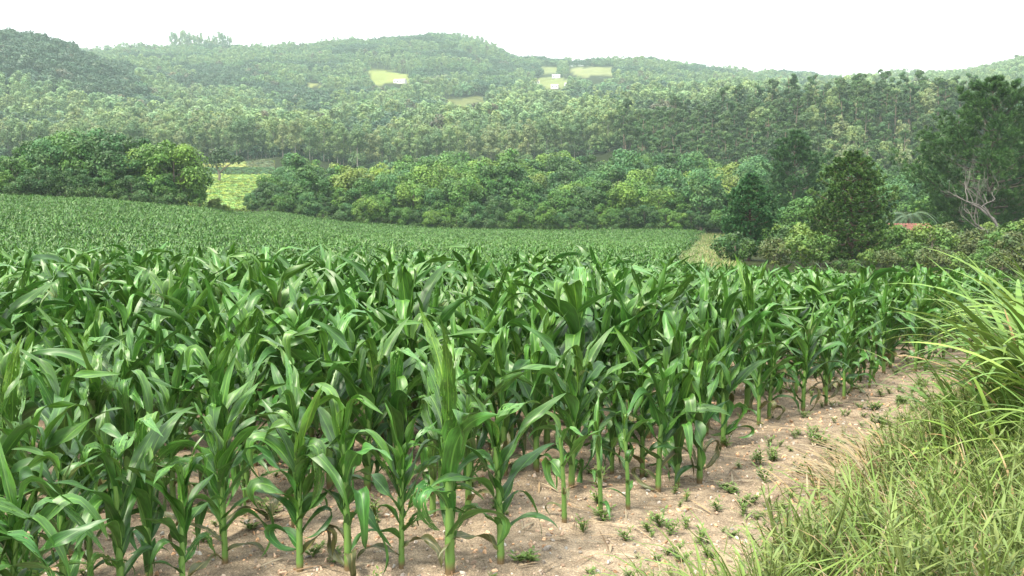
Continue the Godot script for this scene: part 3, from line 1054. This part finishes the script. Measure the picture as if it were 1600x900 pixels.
func crops() -> void:
	rng.seed = 2024
	var kinds := []
	for k in 20:
		kinds.append(maize(1.0, 13 + rng.randi() % 4, 18, 2, rng.randf_range(0.95, 1.15)))
	var small := []
	for k in 4:
		small.append(maize(1.0, 7 + rng.randi() % 2, 12, 2, rng.randf_range(0.75, 0.9)))
	# plants of the front row and the corner, placed one by one: base column and row, top row, small kind?, label
	var front := [
		[458, 892, 590, 0, "maize plant at the bottom left of centre, first of the front row's five tall plants"],
		[536, 890, 610, 0, "maize plant in the front row left of the ragged pale one"],
		[622, 888, 628, 0, "ragged pale maize plant left of the tallest front plant"],
		[700, 896, 520, 0, "tallest front maize plant with a broad upright leaf at bottom centre"],
		[782, 880, 600, 0, "maize plant with long drooping leaves right of the tallest front one"],
		[338, 880, 620, 0, "maize plant with a curled silvery leaf at the bottom left"],
		[372, 806, 690, 1, "stunted maize plant in the bare gap behind the front row"],
		[884, 815, 640, 1, "short ragged maize plant at the edge of the bare strip"],
		[942, 802, 620, 1, "small maize plant with torn leaves on the strip's edge"],
		[986, 795, 610, 1, "small leaning maize plant with dry lower leaves on the strip's edge"],
		[1034, 768, 540, 0, "tall slim maize plant where the bare strip narrows"],
		[1064, 760, 520, 0, "maize plant crowded between two slim ones by the strip"],
		[1100, 755, 500, 0, "last tall maize plant before the row turns back along the strip"],
		[215, 905, 640, 0, "maize plant with broad dark leaves near the lower left corner"],
		[120, 915, 640, 0, "maize plant with hanging leaves at the lower left corner"],
		[75, 965, 690, 0, "dark maize plant leaning into the lower left corner, its foot below the frame"],
		[168, 950, 655, 0, "maize plant with bent leaves at the lower left, its foot below the frame"],
		[268, 935, 690, 0, "maize plant with low arching leaves right of the lower left corner group"],
		[18, 990, 760, 0, "shortest maize plant in the lower left corner"],
		[30, 925, 620, 0, "maize plant cut by the left edge at the bottom"],
	]
	var spots := []
	for f in front:
		var d: float = EYE / -slope(f[1])
		var p := spot(f[0], d)
		d = (EYE - p.y) / -slope(f[1])
		p = spot(f[0], d)
		var h: float = (EYE + d * slope(f[2])) - p.y
		spots.append(p)
		var proto: Array = small[rng.randi() % 4] if f[3] else kinds[rng.randi() % 20]
		tag(copy_of(proto[0], "maize_plant", p, rng.randf() * TAU, Vector3(1.05, 1.0, 1.05) * h * (1.0 if f[3] else (1.1 if f[0] == 700 else 1.0))), f[4], "maize plant", "maize plants along the front edge")
	for k in 34:
		var dd := 5.35 + k * 0.24 + rng.randf_range(-0.06, 0.06)
		var ss := rng.randf_range(-0.3, 0.02)
		var gx := (ss + (dd - 4.2) * 0.64) / 0.77 - 0.28
		var p := Vector3(gx, ground(gx, -dd), -dd)
		var clash := false
		for q in spots:
			clash = clash or Vector2(q.x - p.x, q.z - p.z).length() < 0.2
		if clash:
			continue
		spots.append(p)
		var little := rng.randf() < 0.22
		var proto: Array = small[rng.randi() % 4] if little else kinds[rng.randi() % kinds.size()]
		var h := rng.randf_range(0.4, 0.6) if little else rng.randf_range(0.78, 1.05)
		tag(copy_of(proto[0], "maize_plant", p, rng.randf() * TAU, Vector3(1.05, 1.0, 1.05) * h), "%s maize plant on the very edge of the strip, %s from the camera" % ["stunted" if little else "tall", ordinal(k + 1)], "maize plant", "maize plants along the strip's edge")
	# rows of the field
	var cand := []
	for k in range(-3, 84):
		var j := -160
		while j < 170:
			j += 1
			var gx := -0.28 + k * 0.62 * -0.28 + j * 0.21 * 0.96 + rng.randf_range(-0.05, 0.05)
			var gd := 4.2 + k * 0.62 * 0.96 + j * 0.21 * 0.28 + rng.randf_range(-0.05, 0.05)
			if gd < 2.6 or gd > 46.0:
				continue
			var e := edge(gx, gd)
			if e > -0.08 or rng.randf() < 0.06:
				continue
			var px := 800.0 + F * gx / gd
			if px < -130.0 or px > 1720.0 or (gd > 30.0 and px > 1085.0):
				continue
			if k < 0 and gx > -1.2 - 0.25 * (-k):
				continue
			if k <= 0 and gx > -1.6:
				continue
			if k == 1 and gx < 0.3 and gx > -1.9 and rng.randf() < 0.75:
				continue
			cand.append([gd, gx, k, e])
	cand.sort_custom(func(a, b): return a[0] < b[0])
	var mass := []
	for k in 20:
		mass.append([])
	var made := spots.size()
	var in_row := {}
	for c in cand:
		var p := Vector3(c[1], ground(c[1], -c[0]), -c[0])
		var near := false
		for s in spots:
			if Vector2(s.x - p.x, s.z - p.z).length() < 0.17:
				near = true
		if near:
			continue
		var h := rng.randf_range(0.96, 1.28) * (0.84 if c[3] > -4.0 and c[0] > 8.0 else 1.0)
		if c[3] > -0.5:
			h *= rng.randf_range(0.7, 1.0)
		if c[0] < 6.2 and c[1] < 0.6:
			h *= 0.86
		var turn := rng.randf() * TAU
		var q := rng.randi() % 20
		if made < 300:
			made += 1
			var nth: int = in_row.get(c[2], 0) + 1
			in_row[c[2]] = nth
			var lab: String = "maize plant in the %s row back, %s nearest the camera" % [ordinal(c[2] + 1), ordinal(nth)]
			if c[2] < 0: lab = "maize plant among the nearest at the lower left, %s of its row" % ordinal(nth)
			elif c[2] == 0: lab = "maize plant of the front row toward the left side, %s nearest" % ordinal(nth)
			tag(copy_of(kinds[q][0], "maize_plant", p, turn, Vector3(1.08, 1.0, 1.08) * h), lab, "maize plant", "maize plants in the nearest rows")
		else:
			mass[q].append(Transform3D(Basis(Vector3.UP, turn).scaled_local(Vector3(1.05, 1.0, 1.05) * h), p))
	var field := thing("maize_field", Vector3.ZERO)
	tag(field, "dense green maize filling the field behind the nearest rows", "maize field", "", "stuff")
	for q in 20:
		many("maize_plants", kinds[q][1], mass[q], [], field)
	# the far part of the field beyond the dip
	var tiny := []
	for k in 5:
		tiny.append(maize(1.0, 8, 4, 1, 1.1)[1])
	var far := [[], [], [], [], []]
	var fcol := [[], [], [], [], []]
	for k in range(0, 260):
		var j := -420
		while j < 330:
			j += 1
			var gx := k * 0.6 * -0.28 + j * 0.34 * 0.96 + rng.randf_range(-0.08, 0.08)
			var gd := 42.0 + k * 0.6 * 0.96 + j * 0.34 * 0.28 + rng.randf_range(-0.08, 0.08)
			if gd < 42.0 or gd > 154.0:
				continue
			var px := 800.0 + F * gx / gd
			if px < -90.0 or px > lerpf(1050.0, 1084.0, clampf((gd - 50.0) / 100.0, 0, 1)) + sin(gd * 0.3) * 6.0 + rng.randf_range(-14, 12):
				continue
			if px < 420.0 and gd > (117.0 if px < 300.0 else lerpf(117.0, 152.0, (px - 300.0) / 120.0)):
				continue
			var t := Transform3D(Basis(Vector3.UP, rng.randf() * TAU).scaled_local(Vector3(1.25, 1.0, 1.25) * rng.randf_range(0.9, 1.18)), Vector3(gx, ground(gx, -gd), -gd))
			var q := rng.randi() % 5
			far[q].append(t)
			fcol[q].append(tinted(Color(1.0, 1.0, 1.0), 0.22))
	var off := thing("far_maize", Vector3.ZERO)
	tag(off, "far part of the maize field beyond the dip, up to the trees", "maize field", "", "stuff")
	for q in 5:
		many("maize_plants", tiny[q], far[q], fcol[q], off)
	print("maize ", made, " mass ", mass.map(func(a): return a.size()), " far ", far.map(func(a): return a.size()))

# ------------------------------------------------------------------ grasses, weeds, stones
func tuft(blades: int, len_: float, wid: float, spread: float, col: Color, dry: float) -> Mesh:
	var mb := MB.new()
	for k in blades:
		var a := rng.randf() * TAU
		var c := tinted(col, 0.25)
		if rng.randf() < dry:
			c = tinted(Color(0.36, 0.28, 0.15), 0.25)
		strap(mb, Vector3(cos(a) * 0.05, 0, sin(a) * 0.05) * spread, a + rng.randf_range(-0.6, 0.6), rng.randf_range(0.8, 1.5), rng.randf_range(0.4, 2.0), len_ * rng.randf_range(0.5, 1.15), wid * rng.randf_range(0.7, 1.2), 0.4, 0.0, rng.randf_range(-0.8, 0.8), 5, 1, c)
	mb.smooth()
	return mb.mesh(M.grass)

func sprig(stems: int, h: float, leaf_l: float, leaf_w: float, col: Color) -> Mesh:
	var mb := MB.new()
	for k in stems:
		var a := rng.randf() * TAU
		var tip := Vector3(cos(a) * rng.randf_range(0.15, 0.6), 1.0, sin(a) * rng.randf_range(0.15, 0.6)) * h * rng.randf_range(0.6, 1.1)
		mb.tube([Vector3.ZERO, tip * 0.5 + Vector3(0, 0.03, 0), tip], [0.004, 0.003, 0.0015], 4, col * 0.9)
		for q in 10:
			var t := 0.15 + 0.85 * q / 9.0
			var b := rng.randf() * TAU
			var dir := Vector3(cos(b), rng.randf_range(0.1, 0.9), sin(b)).normalized()
			mb.leaf(tip * t + dir * leaf_l * 0.5, dir, dir.cross(Vector3(-sin(b), 0, cos(b))).normalized(), leaf_l * rng.randf_range(0.7, 1.2), leaf_w, tinted(col, 0.2))
	return mb.mesh(M.grass)

func verges() -> void:
	rng.seed = 555
	# tall broad-bladed grass on the bank, clump by clump
	var clumps := [
		[3.0, 4.7, 1.15, 30, "big arching grass clump at the right edge, nearest the camera"],
		[3.25, 5.7, 1.3, 34, "tall arching grass clump with a browned upright blade at the right edge"],
		[2.75, 5.5, 0.85, 22, "shorter grass clump leaning over the bare strip"],
		[3.9, 6.9, 1.3, 30, "tall grass clump behind the browned blade"],
		[4.7, 8.0, 1.25, 26, "tall grass clump farthest along the bank"],
		[3.15, 4.95, 1.45, 24, "tallest arching grass clump rising past the maize tops at the right edge"],
		[3.6, 5.3, 1.3, 24, "dense grass clump filling the right edge above the lower corner"],
		[2.75, 4.1, 0.95, 24, "grass clump at the bottom right with many dead blades"],
		[3.75, 6.0, 1.15, 22, "grass clump in front of the tall ones, drooping over the weeds"],
		[4.5, 6.9, 1.35, 22, "tall grass clump deepest in the right edge's tangle"],
		[3.4, 4.1, 0.9, 22, "grass clump at the lower right corner"],
		[2.6, 4.75, 0.7, 18, "yellowish grass clump bending over its dry thatch"],
		[2.95, 5.1, 0.85, 20, "grass clump between the thatch and the tall arching clumps"],
		[3.45, 6.3, 0.95, 20, "medium grass clump bending toward the maize"],
		[2.35, 4.9, 0.5, 14, "small grass clump nearest the bare strip"],
		[3.1, 4.35, 0.8, 18, "grass clump left of the lower right corner"],
		[4.3, 7.6, 1.1, 22, "grass clump reaching over the strip's far end"],
		[5.3, 9.3, 1.2, 22, "tall grass clump where the strip pinches out"],
		[4.15, 6.1, 1.35, 26, "grass clump at the right frame edge behind the nearest one"],
	]
	for c in clumps:
		c[3] = int(c[3] * 1.4)
		var o := thing("grass_clump", Vector3(c[0], ground(c[0], -c[1]), -c[1]))
		for k in c[3]:
			var mb := MB.new()
			var a := rng.randf() * TAU
			if rng.randf() < 0.45:
				a = PI + rng.randf_range(-0.9, 0.9)
			var reach: float = c[2]
			var cut := 1.0
			var col := tinted(Color(0.135, 0.23, 0.045), 0.24)
			if rng.randf() < 0.2:
				col = tinted(Color(0.34, 0.24, 0.12), 0.2)
				cut = 0.65
			elif rng.randf() < 0.2:
				col = tinted(Color(0.23, 0.34, 0.07), 0.2)
			reach *= cut
			var root := Vector3(cos(a), 0, sin(a)) * rng.randf_range(0.02, 0.2)
			strap(mb, root, a, rng.randf_range(1.05, 1.5), rng.randf_range(0.7, 2.2), reach * rng.randf_range(0.6, 1.15), reach * rng.randf_range(0.024, 0.055), 0.5, 0.05, rng.randf_range(-0.6, 0.6), 14, 1, col, rng.randf_range(-0.4, 0.4))
			mb.smooth()
			put("blade", mb.mesh(M.grass), o)
		tag(o, c[4], "grass", "tall grass clumps on the bank")
	# shorter grass and weeds of the bank
	var kinds := [tuft(18, 0.38, 0.008, 1.2, Color(0.145, 0.205, 0.045), 0.22), tuft(22, 0.3, 0.007, 1.6, Color(0.17, 0.22, 0.065), 0.38), tuft(16, 0.5, 0.011, 1.2, Color(0.155, 0.225, 0.045), 0.2), tuft(24, 0.34, 0.008, 2.5, Color(0.33, 0.27, 0.15), 0.6), sprig(9, 0.34, 0.08, 0.0105, Color(0.15, 0.2, 0.055)), sprig(8, 0.16, 0.045, 0.02, Color(0.15, 0.27, 0.06))]
	var places := [[], [], [], [], [], []]
	for i in 8200:
		var d := rng.randf_range(2.8, 13.0)
		var shift := clampf((d - 4.6) * 0.12, 0.0, 0.5)
		var e := 0.68 - shift + pow(rng.randf(), 0.7) * 4.2
		var x := (e + (d - 4.2) * 0.64) / 0.77 - 0.28
		if absf(x) > d * 0.7 + 0.5:
			continue
		var lush := smoothstep(0.72, 1.6, e + shift + 0.35 * rough_noise.get_noise_2d(x * 0.5, d * 0.5))
		if rng.randf() > lush * 1.1 + 0.05:
			continue
		var k: int = [0, 1, 2, 3, 3, 4, 0, 1, 4][rng.randi() % 9]
		if e > 1.5 and rng.randf() < 0.3: k = 2
		if lush < 0.6 and (k == 2 or k == 0): k = 5
		var s := rng.randf_range(0.6, 1.25) * lerpf(0.32, 1.05, lush * lush)
		places[k].append(Transform3D(Basis(Vector3.UP, rng.randf() * TAU).scaled_local(Vector3.ONE * s), Vector3(x, ground(x, -d) - 0.01, -d)))
	var bank := thing("bank_grass", Vector3.ZERO)
	tag(bank, "weedy grass covering the bank on the right", "grass", "", "stuff")
	for k in 6:
		many("tufts", kinds[k], places[k], [], bank)
	var thatch := []
	for i in 80:
		var d := rng.randf_range(4.7, 5.9)
		var x := (rng.randf_range(1.05, 1.6) + (d - 4.2) * 0.64) / 0.77 - 0.28
		thatch.append(Transform3D(Basis(Vector3.UP, rng.randf() * TAU).scaled_local(Vector3(1.2, rng.randf_range(0.35, 0.8), 1.2)), Vector3(x, ground(x, -d), -d)))
	tag(many("dry_thatch", tuft(14, 0.36, 0.013, 4.0, Color(0.36, 0.28, 0.16), 0.8), thatch, []), "brown dead thatch under the grass clumps beside the strip", "dead grass", "", "stuff")
	# weeds between the maize and on the bare strip
	var weeds := []
	for i in 620:
		var d := rng.randf_range(3.9, 12.0)
		var e := rng.randf_range(-2.5, 0.9) if i < 300 else rng.randf_range(0.22, 0.95)
		var x := (e + (d - 4.2) * 0.64) / 0.77 - 0.28
		if e > -0.1 and e < 0.55 and rng.randf() < (0.6 if d < 5.5 else 0.25):
			continue
		weeds.append(Transform3D(Basis(Vector3.UP, rng.randf() * TAU).scaled_local(Vector3(1.0, rng.randf_range(0.4, 0.9), 1.0) * rng.randf_range(0.2, 0.8)), Vector3(x, ground(x, -d), -d)))
	tag(many("strip_weeds", sprig(5, 0.14, 0.06, 0.018, Color(0.13, 0.21, 0.05)), weeds, []), "small green weeds scattered over the bare sandy strip", "weeds", "", "stuff")
	# straw and leaf litter
	var sm := MB.new()
	strap(sm, Vector3(-0.1, 0.006, 0), 0.0, 0.12, 0.25, 0.2, 0.009, 0.3, 0.2, 0.8, 4, 1, Color(0.8, 0.8, 0.8))
	sm.smooth()
	var straw := []
	var scol := []
	for i in 1800:
		var d := rng.randf_range(3.6, 12.0)
		var e := rng.randf_range(-2.2, 2.6)
		var x := (e + (d - 4.2) * 0.64) / 0.77 - 0.28
		straw.append(Transform3D(Basis(Vector3.UP, rng.randf() * TAU).scaled_local(Vector3(rng.randf_range(0.3, 1.5), 1.0, rng.randf_range(0.4, 1.4))), Vector3(x, ground(x, -d) + 0.004, -d)))
		scol.append(tinted(Color(0.5, 0.38, 0.24) if rng.randf() < 0.6 else Color(0.26, 0.18, 0.11), 0.25))
	tag(many("straw_litter", sm.mesh(M.grass), straw, scol), "dry straw bits lying on the sandy soil", "straw", "", "stuff")
	# stones
	var stone := MB.new()
	var sp := SphereMesh.new()
	sp.radius = 0.5; sp.height = 0.8; sp.radial_segments = 7; sp.rings = 4
	var arr := sp.get_mesh_arrays()
	for i in arr[Mesh.ARRAY_VERTEX].size():
		var q: Vector3 = arr[Mesh.ARRAY_VERTEX][i]
		stone.vert(q * (1.0 + 0.22 * sin(q.x * 9.0 + q.z * 7.0) + 0.15 * cos(q.y * 11.0)), Color(1, 1, 1))
	for i in arr[Mesh.ARRAY_INDEX]:
		stone.ix.append(i)
	var stones := []
	var stc := []
	for i in 9000:
		var d := pow(rng.randf(), 1.3) * 7.0 + 3.7
		var e := rng.randf_range(-2.2, 1.2)
		var x := (e + (d - 4.2) * 0.64) / 0.77 - 0.28
		var s := 0.006 + 0.022 * pow(rng.randf(), 3.0)
		if rng.randf() < 0.006:
			s = rng.randf_range(0.026, 0.042)
		stones.append(Transform3D(Basis.from_euler(Vector3(rng.randf() * 6, rng.randf() * 6, rng.randf() * 6)).scaled_local(Vector3(1.3, 0.8, 1.0) * s), Vector3(x, ground(x, -d) + s * 0.15, -d)))
		stc.append(tinted(Color(0.46, 0.34, 0.25), 0.5))
	tag(many("gravel", stone.mesh(M.bark), stones, stc), "loose grit and small clods on the sandy soil", "gravel", "", "stuff")

	# rough grass along the path by the wood and round the shrubs
	var rough := [tuft(18, 0.5, 0.04, 4.0, Color(0.12, 0.2, 0.045), 0.06), tuft(18, 0.5, 0.04, 4.0, Color(0.15, 0.21, 0.055), 0.15)]
	var rp := [[], []]
	for i in 5200:
		var d := rng.randf_range(50.0, 155.0)
		var px := rng.randf_range(lerpf(1046.0, 1078.0, clampf((d - 50.0) / 100.0, 0, 1)), 1146.0)
		rp[0 if px < 1092.0 or rng.randf() < 0.4 else 1].append(Transform3D(Basis(Vector3.UP, rng.randf() * TAU).scaled_local(Vector3.ONE * rng.randf_range(0.8, 1.5)), spot(px, d)))
	for i in 700:
		var px := rng.randf_range(285.0, 425.0)
		var d := lerpf(121.0, 158.0, clampf((px - 300.0) / 120.0, 0, 1)) + rng.randf_range(-3, 6)
		rp[1].append(Transform3D(Basis(Vector3.UP, rng.randf() * TAU).scaled_local(Vector3.ONE * rng.randf_range(0.7, 1.4)), spot(px, d)))
	var rg := thing("rough_grass", Vector3.ZERO)
	tag(rg, "yellowish rough grass along the field's margins near the trees", "grass", "", "stuff")
	for k in 2:
		many("tufts", rough[k], rp[k], [], rg)
	# leafy yellow-green crop in the sunlit field between the trees
	var crop := MB.new()
	for k in 7:
		var a := rng.randf() * TAU
		lobe(crop, Vector3(cos(a) * 0.3, 0.35, sin(a) * 0.3), 0.3, Vector3.UP, 9, 0.3, Color(0.8, 0.8, 0.8))
	var cp := []
	var cc := []
	var d_ := 160.0
	while d_ < 330.0:
		var px := 290.0
		while px < 432.0:
			var d := d_ + rng.randf_range(-0.5, 0.5)
			var p := spot(px + rng.randf_range(-2, 2), d)
			px += 1.0 * F / d
			var q := seen(p)
			if clearing(p, q, 0.0) != 0:
				continue
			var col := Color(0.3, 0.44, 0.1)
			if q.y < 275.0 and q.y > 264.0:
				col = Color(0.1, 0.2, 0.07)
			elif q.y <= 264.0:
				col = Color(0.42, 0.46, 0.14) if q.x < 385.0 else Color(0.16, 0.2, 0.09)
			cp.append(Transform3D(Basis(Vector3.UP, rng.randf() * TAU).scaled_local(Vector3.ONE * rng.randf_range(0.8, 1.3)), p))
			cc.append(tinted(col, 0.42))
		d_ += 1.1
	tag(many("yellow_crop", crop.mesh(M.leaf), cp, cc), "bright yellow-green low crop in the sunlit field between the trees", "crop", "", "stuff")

func _ready() -> void:
	var cam := Camera3D.new()
	cam.name = "camera"
	cam.fov = rad_to_deg(2.0 * atan(450.0 / F))
	cam.near = 0.05
	cam.far = 4000.0
	cam.position = Vector3(0, EYE, 0)
	cam.rotation.x = -pitch
	add_child(cam)
	cam.current = true
	var sky := ProceduralSkyMaterial.new()
	sky.sky_top_color = Color(0.96, 0.98, 1.0)
	sky.sky_horizon_color = Color(1.0, 1.0, 1.0)
	sky.sky_curve = 0.12
	sky.ground_bottom_color = Color(0.4, 0.45, 0.35)
	sky.ground_horizon_color = Color(0.9, 0.92, 0.9)
	sky.sky_energy_multiplier = 1.0
	var env := Environment.new()
	env.background_mode = Environment.BG_SKY
	env.sky = Sky.new()
	env.sky.sky_material = sky
	env.tonemap_mode = Environment.TONE_MAPPER_LINEAR
	env.tonemap_exposure = 2.6
	env.sdfgi_enabled = true
	env.ssao_enabled = true
	env.ssil_enabled = true
	env.fog_enabled = true
	env.fog_density = 0.00024
	env.fog_light_color = Color(0.89, 1.0, 0.98)
	var we := WorldEnvironment.new()
	we.name = "world"
	we.environment = env
	add_child(we)
	var sun := DirectionalLight3D.new()
	sun.name = "sun"
	sun.light_energy = 1.0
	sun.light_angular_distance = 14.0
	sun.light_color = Color(1.0, 0.965, 0.9)
	sun.shadow_enabled = true
	sun.rotation = Vector3(deg_to_rad(-57.0), deg_to_rad(-52.0), 0)
	add_child(sun)

	materials()
	build_land()
	land_sheet()
	woods()
	houses()
	crops()
	verges()
